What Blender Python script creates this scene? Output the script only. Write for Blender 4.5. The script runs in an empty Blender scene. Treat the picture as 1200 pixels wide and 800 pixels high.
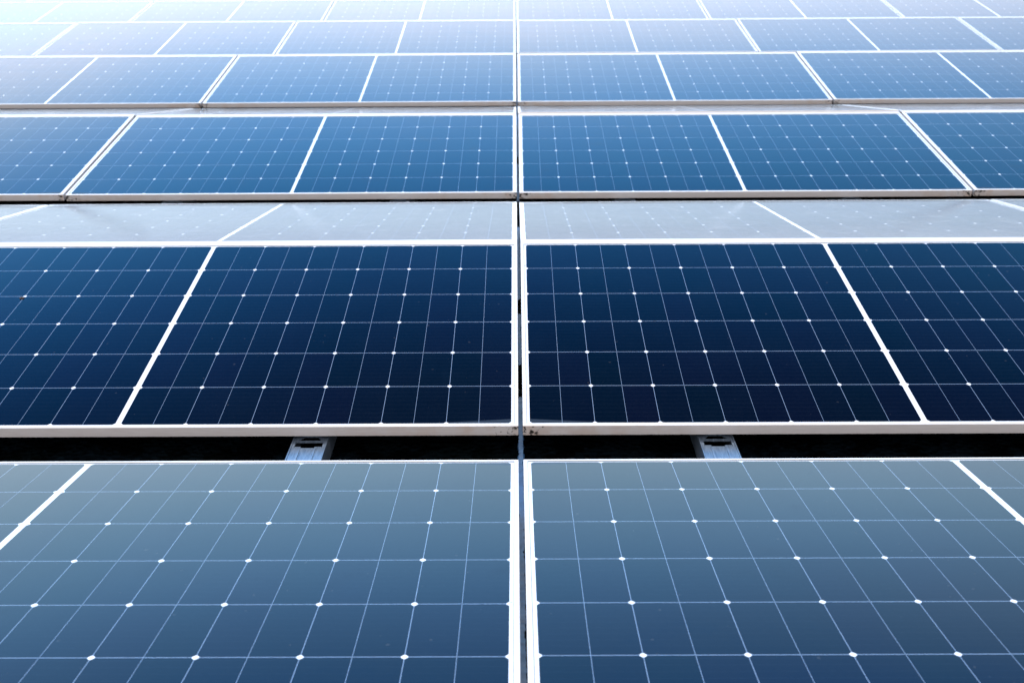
import bpy, bmesh, math, random
from mathutils import Vector, Matrix
random.seed(7)
R = math.radians
S = bpy.context.scene
COL = S.collection

# ------------------------------------------------------------------ camera
F_PX = 1179.85
PITCH, YAW, ROLL = R(23.912), R(-0.2908), R(-0.3888)
Fv = Vector((math.sin(YAW)*math.cos(PITCH), math.cos(YAW)*math.cos(PITCH), -math.sin(PITCH)))
R0 = Vector((math.cos(YAW), -math.sin(YAW), 0))
U0 = Vector((math.sin(YAW)*math.sin(PITCH), math.cos(YAW)*math.sin(PITCH), math.cos(PITCH)))
Rt = R0*math.cos(ROLL) + U0*math.sin(ROLL)
Up = -R0*math.sin(ROLL) + U0*math.cos(ROLL)
CAM = Vector((-0.00878, -2.21648, 1.21359))
cd = bpy.data.cameras.new('camera'); cam = bpy.data.objects.new('camera', cd); COL.objects.link(cam)
cam.matrix_world = Matrix(((Rt.x, Up.x, -Fv.x, CAM.x), (Rt.y, Up.y, -Fv.y, CAM.y), (Rt.z, Up.z, -Fv.z, CAM.z), (0, 0, 0, 1)))
cd.sensor_width = 36; cd.lens = F_PX*36/1200; cd.clip_start = .05; cd.clip_end = 2000
cd.dof.use_dof = True; cd.dof.focus_distance = 2.55; cd.dof.aperture_fstop = 5.6
S.camera = cam

# ------------------------------------------------------------------ light
SUN_EL, SUN_AZ = R(66), R(-0.6)          # azimuth measured from straight ahead (+y), negative = to the left
w = bpy.data.worlds.new('World'); S.world = w; w.use_nodes = True
nt = w.node_tree; nt.nodes.clear()
out = nt.nodes.new('ShaderNodeOutputWorld'); bg = nt.nodes.new('ShaderNodeBackground')
sky = nt.nodes.new('ShaderNodeTexSky'); sky.sky_type = 'NISHITA'; sky.sun_disc = False
sky.sun_elevation = SUN_EL; sky.sun_rotation = SUN_AZ
sky.air_density = 1.0; sky.dust_density = 1.0; sky.ozone_density = 3.0
nt.links.new(sky.outputs[0], bg.inputs[0]); bg.inputs[1].default_value = 0.12
# bright milky haze low in the sky ahead, thinning upwards into deep blue, a little stronger to the left
def wm(op, a, b=0.0, clamp=False):
    n = nt.nodes.new('ShaderNodeMath'); n.operation = op; n.use_clamp = clamp
    for i, v in enumerate((a, b)):
        if isinstance(v, bpy.types.NodeSocket): nt.links.new(v, n.inputs[i])
        else: n.inputs[i].default_value = v
    return n.outputs[0]
wtc = nt.nodes.new('ShaderNodeTexCoord'); wsx = nt.nodes.new('ShaderNodeSeparateXYZ'); nt.links.new(wtc.outputs['Generated'], wsx.inputs[0])
el = wm('MULTIPLY', wm('ARCSINE', wsx.outputs[2]), 180/math.pi)
wn_ = nt.nodes.new('ShaderNodeTexNoise'); nt.links.new(wtc.outputs['Generated'], wn_.inputs['Vector'])
wn_.inputs['Scale'].default_value = 2.2; wn_.inputs['Detail'].default_value = 3
el2 = wm('ADD', el, wm('MULTIPLY', wm('SUBTRACT', wn_.outputs[0], .5), 5.0))
el2 = wm('ADD', el2, wm('MULTIPLY', wm('MAXIMUM', wsx.outputs[0], 0.0), 7.0))
ramp = nt.nodes.new('ShaderNodeValToRGB'); nt.links.new(wm('DIVIDE', el2, 90.0), ramp.inputs[0])
GLOW = 10.5
stops = [(0, (1.5, 1.8, 2.4)), (5, (2.5, 3.0, 3.8)), (11, (4.8, 5.5, 6.2)), (14, (5.1, 6.0, 7.1)), (18, (5.4, 7.1, 8.9)), (20.5, (4.7, 6.3, 8.7)), (23.2, (5.7, 6.05, 7.3)), (25, (4.3, 5.5, 7.5)), (27, (3.1, 5.0, 8.0)), (29, (1.8, 4.2, 8.1)),
         (31, (1.35, 4.0, 7.5)), (33, (1.0, 3.5, 6.8)), (36.2, (.6, 2.4, 5.0)), (41.5, (.12, 1.1, 2.5)), (45, (.0, .65, 1.45)), (60, (.0, .35, 1.1))]
cr = ramp.color_ramp
for i, (e_, c_) in enumerate(stops):
    x = e_/90
    s_ = cr.elements[0] if i == 0 else (cr.elements[1] if i == 1 else cr.elements.new(x))
    s_.position = x; s_.color = (c_[0]/GLOW, c_[1]/GLOW, c_[2]/GLOW, 1)
bg2 = nt.nodes.new('ShaderNodeBackground'); nt.links.new(ramp.outputs[0], bg2.inputs[0])
side = wm('SUBTRACT', wm('SUBTRACT', 1.03, wm('MULTIPLY', wsx.outputs[0], .38)), wm('MULTIPLY', wm('MULTIPLY', wsx.outputs[0], wsx.outputs[0]), 1.0))
side = wm('MAXIMUM', side, .25)
nt.links.new(wm('MULTIPLY', side, GLOW), bg2.inputs[1])
ms = nt.nodes.new('ShaderNodeMixShader')
mr = nt.nodes.new('ShaderNodeMapRange'); mr.clamp = True; mr.interpolation_type = 'SMOOTHSTEP'
nt.links.new(wsx.outputs[1], mr.inputs[0]); mr.inputs[1].default_value = -.15; mr.inputs[2].default_value = .45
# sky behind the camera: clear sky plus an added warm-white fill to brighten the front frame faces
bg3 = nt.nodes.new('ShaderNodeBackground'); bg3.inputs[0].default_value = (1.0, .89, .82, 1); bg3.inputs[1].default_value = 1.7
ad = nt.nodes.new('ShaderNodeAddShader'); nt.links.new(bg.outputs[0], ad.inputs[0]); nt.links.new(bg3.outputs[0], ad.inputs[1])
nt.links.new(mr.outputs[0], ms.inputs[0]); nt.links.new(ad.outputs[0], ms.inputs[1]); nt.links.new(bg2.outputs[0], ms.inputs[2])
nt.links.new(ms.outputs[0], out.inputs[0])
sd = bpy.data.lights.new('sun', 'SUN'); sun = bpy.data.objects.new('sun', sd); COL.objects.link(sun)
sd.energy = 2.6; sd.angle = R(0.5); sd.color = (1.0, .96, .92)
sv = Vector((math.sin(SUN_AZ)*math.cos(SUN_EL), math.cos(SUN_AZ)*math.cos(SUN_EL), math.sin(SUN_EL)))
sun.rotation_euler = sv.to_track_quat('Z', 'Y').to_euler(); sun.location = sv*30
S.view_settings.view_transform = 'Standard'; S.view_settings.look = 'None'
S.view_settings.gamma = 1; S.view_settings.use_curve_mapping = False
S.view_settings.exposure = 0.0
S.render.engine = 'CYCLES'

# ------------------------------------------------------------------ node helpers
def mat(name):
    m = bpy.data.materials.new(name); m.use_nodes = True
    t = m.node_tree; return m, t, t.nodes['Principled BSDF']
def N(t, kind, **kw):
    n = t.nodes.new(kind)
    for k, v in kw.items(): setattr(n, k, v)
    return n
def val(t, sock, v):
    if hasattr(v, 'is_output') or isinstance(v, bpy.types.NodeSocket): t.links.new(v, sock)
    else: sock.default_value = v
def M(t, op, a, b=0.0, c=0.0, clamp=False):
    n = N(t, 'ShaderNodeMath', operation=op, use_clamp=clamp)
    val(t, n.inputs[0], a); val(t, n.inputs[1], b); val(t, n.inputs[2], c)
    return n.outputs[0]
def noise(t, vec, scale, detail=3, rough=.5):
    n = N(t, 'ShaderNodeTexNoise'); t.links.new(vec, n.inputs['Vector'])
    n.inputs['Scale'].default_value = scale; n.inputs['Detail'].default_value = detail; n.inputs['Roughness'].default_value = rough
    return n.outputs[0]
def step(t, x, a, b):
    n = N(t, 'ShaderNodeMapRange', clamp=True); val(t, n.inputs[0], x)
    n.inputs[1].default_value = a; n.inputs[2].default_value = b
    return n.outputs[0]
def mix(t, f, a, b):
    n = N(t, 'ShaderNodeMix', data_type='RGBA'); val(t, n.inputs[0], f); val(t, n.inputs[6], a); val(t, n.inputs[7], b)
    return n.outputs[2]

# ------------------------------------------------------------------ panel dimensions (m)
PITCH_X, GAP_X = 2.03, 0.0115
L = PITCH_X - GAP_X
PU, PV, STRIP = 0.16424, 0.16228, 0.01325
W = 6*PV + .027
LIP, FH = 0.0105, 0.030
TA, TB = R(8.76), R(8.94)
PER, RG = 2.1598, 0.0243
GROUND_Z = -0.100

def glass_common(t, b, base, dustcol=(.45, .50, .56, 1)):
    """solar glass: clear coat over what lies below, fine dust film, wedge of washed-down dirt along the low edge"""
    tc = N(t, 'ShaderNodeTexCoord'); o = tc.outputs['Object']
    oi = N(t, 'ShaderNodeObjectInfo')
    off = N(t, 'ShaderNodeVectorMath', operation='ADD'); t.links.new(o, off.inputs[0])
    cx = N(t, 'ShaderNodeCombineXYZ'); r10 = M(t, 'MULTIPLY', oi.outputs['Random'], 37.0)
    t.links.new(r10, cx.inputs[0]); t.links.new(r10, cx.inputs[1]); t.links.new(cx.outputs[0], off.inputs[1])
    p = off.outputs[0]
    sx = N(t, 'ShaderNodeSeparateXYZ'); t.links.new(o, sx.inputs[0])
    ax = M(t, 'ABSOLUTE', sx.outputs[0])
    toend = M(t, 'SUBTRACT', L/2 - .011, ax)
    wedge_h = M(t, 'MULTIPLY', step(t, toend, .24, .0), .020)
    yy = M(t, 'SUBTRACT', sx.outputs[1], .0125)
    wedge = step(t, M(t, 'SUBTRACT', wedge_h, yy), 0.0, .0015)
    n1 = noise(t, p, 6, 4); n2 = noise(t, p, 160, 4, .7); n3 = noise(t, p, 900, 1)
    speck = step(t, noise(t, p, 75, 1, .3), .79, .80)
    film = M(t, 'MULTIPLY', step(t, n1, .25, .8), .0012)
    film = M(t, 'ADD', film, M(t, 'MULTIPLY', step(t, n2, .45, .8), .0030))
    film = M(t, 'ADD', film, M(t, 'MULTIPLY', oi.outputs['Random'], .001))
    film = M(t, 'ADD', film, M(t, 'MULTIPLY', wedge, .035), clamp=True)
    colr = mix(t, film, base, dustcol)
    colr = mix(t, M(t, 'MULTIPLY', speck, .5), colr, (.03, .028, .025, 1))
    t.links.new(colr, b.inputs['Base Color'])
    b.inputs['Roughness'].default_value = .5
    b.inputs['Specular IOR Level'].default_value = 0
    rr = M(t, 'ADD', .065, M(t, 'MULTIPLY', n1, .07))
    rr = M(t, 'ADD', rr, M(t, 'MULTIPLY', wedge, .25))
    rr = M(t, 'ADD', rr, M(t, 'MULTIPLY', step(t, noise(t, p, 9, 5, .65), .55, .7), .05))
    bm_ = N(t, 'ShaderNodeBump'); bm_.inputs['Strength'].default_value = .05; bm_.inputs['Distance'].default_value = .001
    hh = M(t, 'ADD', M(t, 'MULTIPLY', n3, .9), M(t, 'MULTIPLY', noise(t, p, 12, 2), 2.6))
    t.links.new(hh, bm_.inputs['Height'])
    # anti-reflective glass: low reflectance, bluish when seen steeply, neutral towards grazing
    fr_ = N(t, 'ShaderNodeFresnel'); fr_.inputs['IOR'].default_value = 1.15
    tr = N(t, 'ShaderNodeValToRGB'); t.links.new(fr_.outputs[0], tr.inputs[0])
    tin = [(0, (.16, .52, 1)), (.018, (.24, .60, 1)), (.033, (.45, .75, 1)), (.053, (.63, .86, 1)), (.085, (.85, .95, 1)), (.12, (1, 1, 1))]
    for i, (x_, c_) in enumerate(tin):
        e_ = tr.color_ramp.elements[i] if i < 2 else tr.color_ramp.elements.new(x_)
        e_.position = x_; e_.color = (*c_, 1)
    gl = N(t, 'ShaderNodeBsdfGlossy'); gl.distribution = 'GGX'
    t.links.new(tr.outputs[0], gl.inputs['Color']); t.links.new(rr, gl.inputs['Roughness']); t.links.new(bm_.outputs[0], gl.inputs['Normal'])
    mx = N(t, 'ShaderNodeMixShader'); t.links.new(fr_.outputs[0], mx.inputs[0])
    t.links.new(b.outputs[0], mx.inputs[1]); t.links.new(gl.outputs[0], mx.inputs[2])
    t.links.new(mx.outputs[0], t.nodes['Material Output'].inputs['Surface'])
    return o, sx, p, oi

# silicon cell
m_cell, t, b = mat('silicon_cell')
tc = N(t, 'ShaderNodeTexCoord'); sx = N(t, 'ShaderNodeSeparateXYZ'); t.links.new(tc.outputs['Object'], sx.inputs[0])
oi = N(t, 'ShaderNodeObjectInfo')
ux = M(t, 'FLOOR', M(t, 'DIVIDE', M(t, 'SUBTRACT', M(t, 'ABSOLUTE', sx.outputs[0]), STRIP/2), PU/2))
ux = M(t, 'MULTIPLY', M(t, 'ADD', ux, 1.0), M(t, 'SIGN', sx.outputs[0]))
vy = M(t, 'FLOOR', M(t, 'DIVIDE', M(t, 'SUBTRACT', sx.outputs[1], .0135), PV))
cc = N(t, 'ShaderNodeCombineXYZ'); t.links.new(ux, cc.inputs[0]); t.links.new(vy, cc.inputs[1])
t.links.new(M(t, 'MULTIPLY', oi.outputs['Random'], 91.0), cc.inputs[2])
wn = N(t, 'ShaderNodeTexWhiteNoise', noise_dimensions='3D'); t.links.new(cc.outputs[0], wn.inputs['Vector'])
base = mix(t, wn.outputs['Value'], (.0001, .0013, .0022, 1), (.0009, .0008, .0040, 1))
# busbars along the string, nine to a cell, and very faint fingers
fr = M(t, 'FRACT', M(t, 'DIVIDE', M(t, 'SUBTRACT', sx.outputs[1], .0135), PV/9))
bus = step(t, M(t, 'ABSOLUTE', M(t, 'SUBTRACT', fr, .5)), .022, .016)
base = mix(t, M(t, 'MULTIPLY', bus, .12), base, (.03, .045, .07, 1))
glass_common(t, b, base)
# white backsheet between the cells
m_back, t, b = mat('white_backsheet')
glass_common(t, b, (.55, .56, .58, 1))
# thin gaps between the cells: interconnect ribbon and encapsulant, blue-grey
m_rib, t, b = mat('cell_gap')
glass_common(t, b, (.17, .23, .32, 1))
# anodised frame
m_frame, t, b = mat('anodised_aluminium')
tc = N(t, 'ShaderNodeTexCoord'); o = tc.outputs['Object']; sx = N(t, 'ShaderNodeSeparateXYZ'); t.links.new(o, sx.inputs[0])
oi = N(t, 'ShaderNodeObjectInfo')
off = N(t, 'ShaderNodeVectorMath', operation='ADD'); t.links.new(o, off.inputs[0])
cx = N(t, 'ShaderNodeCombineXYZ'); t.links.new(M(t, 'MULTIPLY', oi.outputs['Random'], 53.0), cx.inputs[0]); t.links.new(cx.outputs[0], off.inputs[1])
p = off.outputs[0]
mp = N(t, 'ShaderNodeMapping'); t.links.new(p, mp.inputs[0]); mp.inputs['Scale'].default_value = (4, 60, 60)
streak = noise(t, mp.outputs[0], 5, 4)
toend = M(t, 'SUBTRACT', L/2, M(t, 'ABSOLUTE', sx.outputs[0]))
near = step(t, toend, .10, .004)
face = step(t, sx.outputs[2], -.0008, -.0022)        # below the lip: the outer face
front = step(t, sx.outputs[1], .003, .001)
grime = step(t, M(t, 'ADD', noise(t, p, 70, 4, .6), M(t, 'MULTIPLY', near, .20)), .685, .745)
grime = M(t, 'MULTIPLY', M(t, 'MULTIPLY', grime, face), M(t, 'MULTIPLY', front, step(t, toend, .16, .03)))
rust = M(t, 'MULTIPLY', M(t, 'MULTIPLY', step(t, noise(t, p, 22, 3), .42, .62), front), M(t, 'MULTIPLY', step(t, toend, .5, .0), .55))
fc = mix(t, step(t, streak, .3, .7), (.46, .43, .41, 1), (.52, .495, .475, 1))
fc = mix(t, rust, fc, (.42, .30, .22, 1))
fc = mix(t, grime, fc, (.018, .015, .012, 1))
t.links.new(fc, b.inputs['Base Color'])
b.inputs['Metallic'].default_value = .1
t.links.new(M(t, 'ADD', .34, M(t, 'MULTIPLY', streak, .18)), b.inputs['Roughness'])
m_seal, t, b = mat('sealant')
b.inputs['Base Color'].default_value = (.11, .12, .13, 1); b.inputs['Roughness'].default_value = .6
# ragged blue strip, mottled between two blues
m_strip, t, b = mat('strip_blue')
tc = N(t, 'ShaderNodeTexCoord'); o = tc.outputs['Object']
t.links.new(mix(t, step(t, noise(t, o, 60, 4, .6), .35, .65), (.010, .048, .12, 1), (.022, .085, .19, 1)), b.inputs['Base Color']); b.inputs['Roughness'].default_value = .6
# galvanised rail
m_rail, t, b = mat('galvanised_steel')
tc = N(t, 'ShaderNodeTexCoord'); o = tc.outputs['Object']
mp = N(t, 'ShaderNodeMapping'); t.links.new(o, mp.inputs[0]); mp.inputs['Scale'].default_value = (60, 8, 8)
g = noise(t, mp.outputs[0], 4, 5, .65)
b.inputs['Metallic'].default_value = .6
t.links.new(mix(t, step(t, g, .3, .7), (.06, .088, .125, 1), (.15, .19, .24, 1)), b.inputs['Base Color'])
t.links.new(M(t, 'ADD', .30, M(t, 'MULTIPLY', g, .25)), b.inputs['Roughness'])
# roof surface
m_roof, t, b = mat('roof_gravel')
tc = N(t, 'ShaderNodeTexCoord'); o = tc.outputs['Object']
vo = N(t, 'ShaderNodeTexVoronoi'); t.links.new(o, vo.inputs['Vector']); vo.inputs['Scale'].default_value = 55
a1 = noise(t, o, 3, 5); a2 = noise(t, o, 24, 4, .7)
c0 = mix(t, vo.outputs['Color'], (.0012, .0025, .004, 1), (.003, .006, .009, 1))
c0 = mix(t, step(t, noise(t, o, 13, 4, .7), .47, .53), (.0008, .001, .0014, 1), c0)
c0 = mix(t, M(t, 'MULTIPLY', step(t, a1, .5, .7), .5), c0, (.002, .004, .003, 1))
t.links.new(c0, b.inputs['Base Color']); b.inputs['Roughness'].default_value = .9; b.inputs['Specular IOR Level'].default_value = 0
bp = N(t, 'ShaderNodeBump'); bp.inputs['Distance'].default_value = .01; t.links.new(vo.outputs['Distance'], bp.inputs['Height']); t.links.new(bp.outputs[0], b.inputs['Normal'])
# dropping
m_drop, t, b = mat('dried_dirt')
tc = N(t, 'ShaderNodeTexCoord')
t.links.new(mix(t, noise(t, tc.outputs['Object'], 400, 2), (.006, .004, .003, 1), (.025, .014, .011, 1)), b.inputs['Base Color']); b.inputs['Roughness'].default_value = .8

# ------------------------------------------------------------------ object helpers
def link(name, me, parent=None, loc=None, rot=None):
    o = bpy.data.objects.new(name, me); COL.objects.link(o)
    if parent: o.parent = parent
    if loc: o.location = loc
    if rot: o.rotation_euler = rot
    return o
def mesh(name, bm, *mats):
    me = bpy.data.meshes.new(name); bm.to_mesh(me); bm.free()
    for m in mats: me.materials.append(m)
    return me
def box(bm, x0, x1, y0, y1, z0, z1, bevel=0, mi=0):
    r = bmesh.ops.create_cube(bm, size=1)
    for v in r['verts']:
        v.co = Vector((x0+(v.co.x+.5)*(x1-x0), y0+(v.co.y+.5)*(y1-y0), z0+(v.co.z+.5)*(z1-z0)))
    es = list({e for v in r['verts'] for e in v.link_edges})
    fs = {f for v in r['verts'] for f in v.link_faces}
    for f in fs: f.material_index = mi
    if bevel: bmesh.ops.bevel(bm, geom=es, offset=bevel, segments=2, affect='EDGES', profile=.5)
def prism(bm, pts, z0, z1):
    lo = [bm.verts.new((x, y, z0)) for x, y in pts]; hi = [bm.verts.new((x, y, z1)) for x, y in pts]
    bm.faces.new(hi); bm.faces.new(lo[::-1]); n = len(pts)
    for i in range(n): bm.faces.new((lo[i], lo[(i+1) % n], hi[(i+1) % n], hi[i]))
    bmesh.ops.recalc_face_normals(bm, faces=bm.faces)

# ------------------------------------------------------------------ the roof
bm = bmesh.new()
n = 60
vs = {}
def gr(i):  # finer near the panels, coarse far out
    s = (i/n)*2-1
    return math.copysign(abs(s)**3, s)*400
for i in range(n+1):
    for j in range(n+1):
        vs[i, j] = bm.verts.new((gr(i), gr(j), GROUND_Z))
for i in range(n):
    for j in range(n): bm.faces.new((vs[i, j], vs[i+1, j], vs[i+1, j+1], vs[i, j+1]))
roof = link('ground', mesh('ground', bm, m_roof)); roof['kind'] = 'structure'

# ------------------------------------------------------------------ panel meshes
def frame_mesh():
    bm = bmesh.new()
    # cross-section (d = distance inwards from the outer edge, z): lip, outer wall, bottom flange
    b_ = .0009
    prof = [(b_, 0), (LIP-.0012, 0), (LIP, -.0008), (LIP, -.0019), (.0016, -.0075), (.0016, -FH+.0016), (.026, -FH+.0016), (.026, -FH), (b_, -FH), (0, -FH+b_), (0, -b_)]
    x0, x1, y0, y1 = -L/2, L/2, 0, W
    rings = []
    for d, z in prof:
        rings.append([bm.verts.new(c) for c in ((x0+d, y0+d, z), (x1-d, y0+d, z), (x1-d, y1-d, z), (x0+d, y1-d, z))])
    k = len(prof)
    for i in range(k):
        a, c = rings[i], rings[(i+1) % k]
        for q in range(4):
            f = bm.faces.new((a[q], a[(q+1) % 4], c[(q+1) % 4], c[q]))
            if i in (1, 2): f.material_index = 1
    bmesh.ops.recalc_face_normals(bm, faces=bm.faces)
    # mitre joints: hairline grooves read as thin raised seams at the four corners
    return mesh('frame', bm, m_frame, m_seal)
def flashing_mesh():
    bm = bmesh.new()
    box(bm, -L/2+.0005, L/2-.0005, W+.0004, W+RG-.0008, -.0016, -.0003, bevel=.0003)
    return mesh('ridge_strip', bm, m_frame)
def laminate_mesh():
    bm = bmesh.new()
    e = .004
    box(bm, -L/2+e, L/2-e, e, W-e, -.0070, -.0020, mi=0)
    g = .00055; gy = .0008; ch = .0062; z = -.00185; zr_ = -.00193
    def strip_(x0, x1, y0, y1, sgn):
        if sgn < 0: x0, x1 = -x1, -x0
        f = bm.faces.new([bm.verts.new(v) for v in ((x0, y0, zr_), (x1, y0, zr_), (x1, y1, zr_), (x0, y1, zr_))]); f.material_index = 2
    for sgn in (-1, 1):
        for c in range(6):
            for h in range(2):
                xa = STRIP/2 + c*PU + h*PU/2; xb = xa + PU/2
                gl = g if h == 0 else g*.75; gr_ = g if h == 1 else g*.75
                xa += gl; xb -= gr_
                xg = STRIP/2 + c*PU + (h+1)*PU/2
                for r_ in range(6):
                    y_ = .0135 + r_*PV; m_ = ch*.9
                    if not (c == 5 and h == 1): strip_(xg-.0009, xg+.0009, y_+(m_ if h else 0), y_+PV-(m_ if h else 0), sgn)
                    if r_ > 0: strip_(xa-g+(m_ if h == 0 else 0), xb+g-(m_ if h == 1 else 0), y_-.0012, y_+.0012, sgn)
                    ya = .0135 + r_*PV + gy; yb = ya + PV - 2*gy
                    if h == 0: pts = [(xa+ch, ya), (xb, ya), (xb, yb), (xa+ch, yb), (xa, yb-ch), (xa, ya+ch)]
                    else: pts = [(xa, ya), (xb-ch, ya), (xb, ya+ch), (xb, yb-ch), (xb-ch, yb), (xa, yb)]
                    if sgn < 0: pts = [(-x, y) for x, y in pts][::-1]
                    f = bm.faces.new([bm.verts.new((x, y, z)) for x, y in pts]); f.material_index = 1
    return mesh('glass_sheet', bm, m_back, m_cell, m_rib)
ME_F, ME_G, ME_R = frame_mesh(), laminate_mesh(), flashing_mesh()

ORD = {1: 'first', 2: 'second', 3: 'third', 4: 'fourth', 5: 'fifth'}
ROWTXT = {
 ('B', 0): 'grey-blue panel in the nearest row, in front of the black gap',
 ('A', 1): 'dark navy panel in the row just behind the black gap',
 ('B', 1): 'pale glare-washed panel tilting away behind the navy row',
 ('A', 2): 'mid-blue panel in the row behind the thin pale row',
 ('B', 2): 'panel seen as a sliver behind the mid-blue row',
 ('A', 3): 'light blue panel in the second blue row behind the navy row',
 ('B', 3): 'panel hidden behind the ridge of the light blue row',
 ('A', 4): 'pale blue panel in the third blue row behind the navy row',
 ('B', 4): 'panel hidden behind the ridge of the pale blue row',
 ('A', 5): 'nearly white panel in the farthest visible row',
 ('A', 6): 'white hazed panel edge at the very top of the picture',
 ('B', 5): 'panel hidden behind the farthest visible row',
}
ROWGRP = {'A': 'solar panels tilted towards the camera', 'B': 'solar panels tilted away from the camera'}
DZ = {5: -.012, 6: .004}
proto = None
def add_panel(kind, n, c):
    """c = ..., -2, -1, 1, 2, ...: column counted from the long centre seam"""
    global proto
    x = (abs(c)-.5)*PITCH_X*(1 if c > 0 else -1)
    jx, jy, jz = random.gauss(0, .0006), random.gauss(0, .0012), random.gauss(0, .0008)
    dt, dr = R(random.gauss(0, .10)), R(random.gauss(0, .035))
    if n <= 1: jx *= .3; jy *= .3; jz *= .4; dt *= .5
    z = DZ.get(n, 0)
    if kind == 'A': loc = (x+jx, (n-1)*PER+jy, z+jz); rot = (TA+dt, dr, 0)
    else:
        tb = TB - (R(.25) if n == 1 else 0)
        zr = W*math.sin(TA); yr = (n-1)*PER + W*math.cos(TA) + RG
        loc = (x+jx, yr+W*math.cos(tb)+jy, z+zr-W*math.sin(tb)+jz); rot = (tb+dt, dr, math.pi)
    if proto is None:
        o = bpy.data.objects.new('solar_panel', None); COL.objects.link(o)
        o.empty_display_size = .1
        link('frame', ME_F, o); link('glass_sheet', ME_G, o); proto = o
    else:
        o = proto.copy(); COL.objects.link(o)
        for ch in proto.children:
            if ch.name.startswith('ridge'): continue
            k = ch.copy(); COL.objects.link(k); k.parent = o
    if kind == 'A': link('ridge_strip', ME_R, o)
    o.location = loc; o.rotation_euler = rot
    side = 'right' if c > 0 else 'left'
    o['label'] = f"{ROWTXT[kind, n]}, {ORD[abs(c)]} {side} of centre"
    o['category'] = 'solar panel'; o['group'] = ROWGRP[kind]
    return o
NC = {0: 2, 1: 2, 2: 2, 3: 3, 4: 3, 5: 4, 6: 4}
for n in range(0, 7):
    for c in [i for k in range(1, NC[n]+1) for i in (-k, k)]:
        if n > 0: add_panel('A', n, c)
        if n < 6: add_panel('B', n, c)

# ------------------------------------------------------------------ mounting rails in the valleys
def rail_meshes():
    hw, top, th = .0445, -.0400, .0025
    bm = bmesh.new()
    # top web in pieces round the slot and the arch-shaped opening; y=0 is the low edge of the panel behind
    def plate(x0, x1, y0, y1): box(bm, x0, x1, y0, y1, top-th, top)
    y_slot0, y_slot1, y_bar = -.036, -.008, .006
    plate(-hw+.004, hw-.004, -.42, y_slot0)
    plate(-hw+.004, -hw+.010, y_slot0, .22); plate(hw-.010, hw-.004, y_slot0, .22)
    for xr in (-.022, .016): box(bm, xr, xr+.005, -.40, y_slot0-.003, top+.0001, top+.0018, bevel=.0006)
    # tongues reaching into the slot from the web
    plate(-hw+.011, -.018, y_slot0+.0003, y_slot0+.006); plate(.016, hw-.011, y_slot0+.0003, y_slot0+.006)
    plate(-hw+.0103, hw-.0103, y_slot1, y_bar-.005)
    # arch: bar behind with a trapezoid opening
    prism(bm, [(-hw+.0103, y_bar-.0048), (-.029, y_bar-.0048), (-.017, .020), (-hw+.0103, .020)], top-th, top)
    prism(bm, [(.029, y_bar-.0048), (hw-.0103, y_bar-.0048), (hw-.0103, .020), (.017, .020)], top-th, top)
    plate(-hw+.0103, hw-.0103, .0203, .030)
    # web further under the rear panel
    plate(-hw+.0103, hw-.0103, .075, .22)
    ch = mesh('channel', bm, m_rail)
    bm = bmesh.new()
    for s in (-1, 1):
        a, b_ = (s*hw, s*(hw-.0036)); x0, x1 = min(a, b_), max(a, b_)
        box(bm, x0, x1, -.42, .22, GROUND_Z+.004, top+.0015, bevel=.0006)
    sw = mesh('side_wall', bm, m_rail)
    bm = bmesh.new()
    # hook that the frame of the rear panel stands on
    box(bm, -.026, .026, .0215, .0245, top+.0003, -.0315, bevel=.0005)
    box(bm, -.026, .026, .0247, .040, -.0345, -.0315, bevel=.0005)
    hk = mesh('hook', bm, m_rail)
    bm = bmesh.new()
    bmesh.ops.create_cone(bm, segments=6, radius1=.008, radius2=.0075, depth=.006, cap_ends=True, matrix=Matrix.Translation((0, -.20, top+.0032)))
    bmesh.ops.create_cone(bm, segments=16, radius1=.004, radius2=.0038, depth=.008, cap_ends=True, matrix=Matrix.Translation((0, -.20, top+.0095)))
    bt = mesh('bolt', bm, m_rail)
    return ch, sw, hk, bt
RM = rail_meshes()
rp = None
RAIL = {1: [(-.530, 'left'), (.492, 'right')], 2: [(-1.552, 'far left'), (-.530, 'left'), (.480, 'right'), (1.490, 'far right')]}
for n, lst in RAIL.items():
    for x, side in lst:
        if rp is None:
            o = bpy.data.objects.new('mounting_rail', None); COL.objects.link(o)
            for nm, me in zip(('channel', 'side_wall', 'hook', 'bolt'), RM): link(nm, me, o)
            rp = o
        else:
            o = rp.copy(); COL.objects.link(o)
            for chd in rp.children:
                k = chd.copy(); COL.objects.link(k); k.parent = o
        o.location = (x, (n-1)*PER, 0)
        o['category'] = 'mounting rail'; o['group'] = 'galvanised rails holding the panels'
        o['label'] = (f'slotted galvanised steel rail in the wide black gap, {side} of the centre seam' if n == 1 else
                      f'tiny galvanised rail under the low edge of the mid-blue row, {side} of centre')

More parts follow.
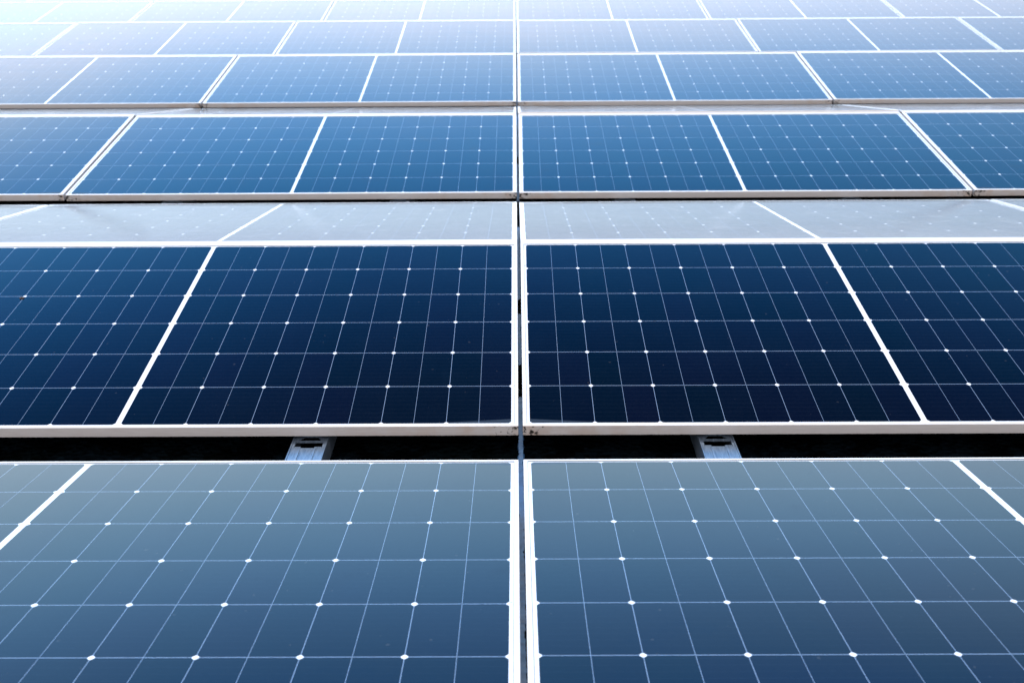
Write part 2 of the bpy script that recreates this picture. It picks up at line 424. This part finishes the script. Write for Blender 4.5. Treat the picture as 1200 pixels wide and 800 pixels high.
# ------------------------------------------------------------------ ragged blue strips of invented material on the roof under the long centre seam
def ragged_strip(y0, y1, w0):
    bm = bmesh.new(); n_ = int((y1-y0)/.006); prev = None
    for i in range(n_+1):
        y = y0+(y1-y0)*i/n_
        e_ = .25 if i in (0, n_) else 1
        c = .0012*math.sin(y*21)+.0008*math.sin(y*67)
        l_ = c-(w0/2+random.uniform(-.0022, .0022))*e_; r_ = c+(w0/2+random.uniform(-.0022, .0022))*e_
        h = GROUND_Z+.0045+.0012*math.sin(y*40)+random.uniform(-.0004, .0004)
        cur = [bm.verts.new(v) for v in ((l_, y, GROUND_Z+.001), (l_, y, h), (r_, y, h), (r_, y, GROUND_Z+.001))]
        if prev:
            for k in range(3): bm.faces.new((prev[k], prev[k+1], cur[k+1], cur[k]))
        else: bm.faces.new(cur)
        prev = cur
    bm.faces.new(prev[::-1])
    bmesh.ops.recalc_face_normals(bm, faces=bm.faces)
    return mesh('blue_strip', bm, m_strip)
for y0, y1, lb in ((-2.2, .345, 'ragged blue strip on the roof under the centre seam, crossing the wide black gap'),
                   (.56, .965, 'ragged blue strip under the centre seam of the navy row, lower half'),
                   (1.10, 1.95, 'ragged blue strip under the centre seam by the ridge of the navy row'),
                   (2.35, 3.05, 'ragged blue strip under the centre seam of the mid-blue row'),
                   (3.22, 9.5, 'ragged blue strip under the centre seam of the far pale rows')):
    o = link('blue_strip', ragged_strip(y0, y1, .0135)); o['label'] = lb; o['category'] = 'membrane strip'; o['group'] = 'ragged strips under the centre seam'

# ------------------------------------------------------------------ speck of dried dirt on the navy panel
bm = bmesh.new()
bmesh.ops.create_icosphere(bm, subdivisions=3, radius=.0065)
for v in bm.verts:
    v.co *= 1+.35*math.sin(v.co.x*900+1)*math.cos(v.co.y*700)
    v.co.z = max(v.co.z, 0)*.45
SPK = None
def plane_hit(px, py):
    return None
d_ = link('dirt_speck', mesh('dirt_speck', bm, m_drop))
v_ = .0135+4*PV-.012; sxk = -PITCH_X/2-(STRIP/2+3*PU)-.004
d_.location = (sxk, v_*math.cos(TA)+0.0004, v_*math.sin(TA)-.0012); d_.rotation_euler = (TA, 0, 0)
d_['label'] = 'small brown-black speck of dirt on the navy panel near the left edge'; d_['category'] = 'dirt speck'
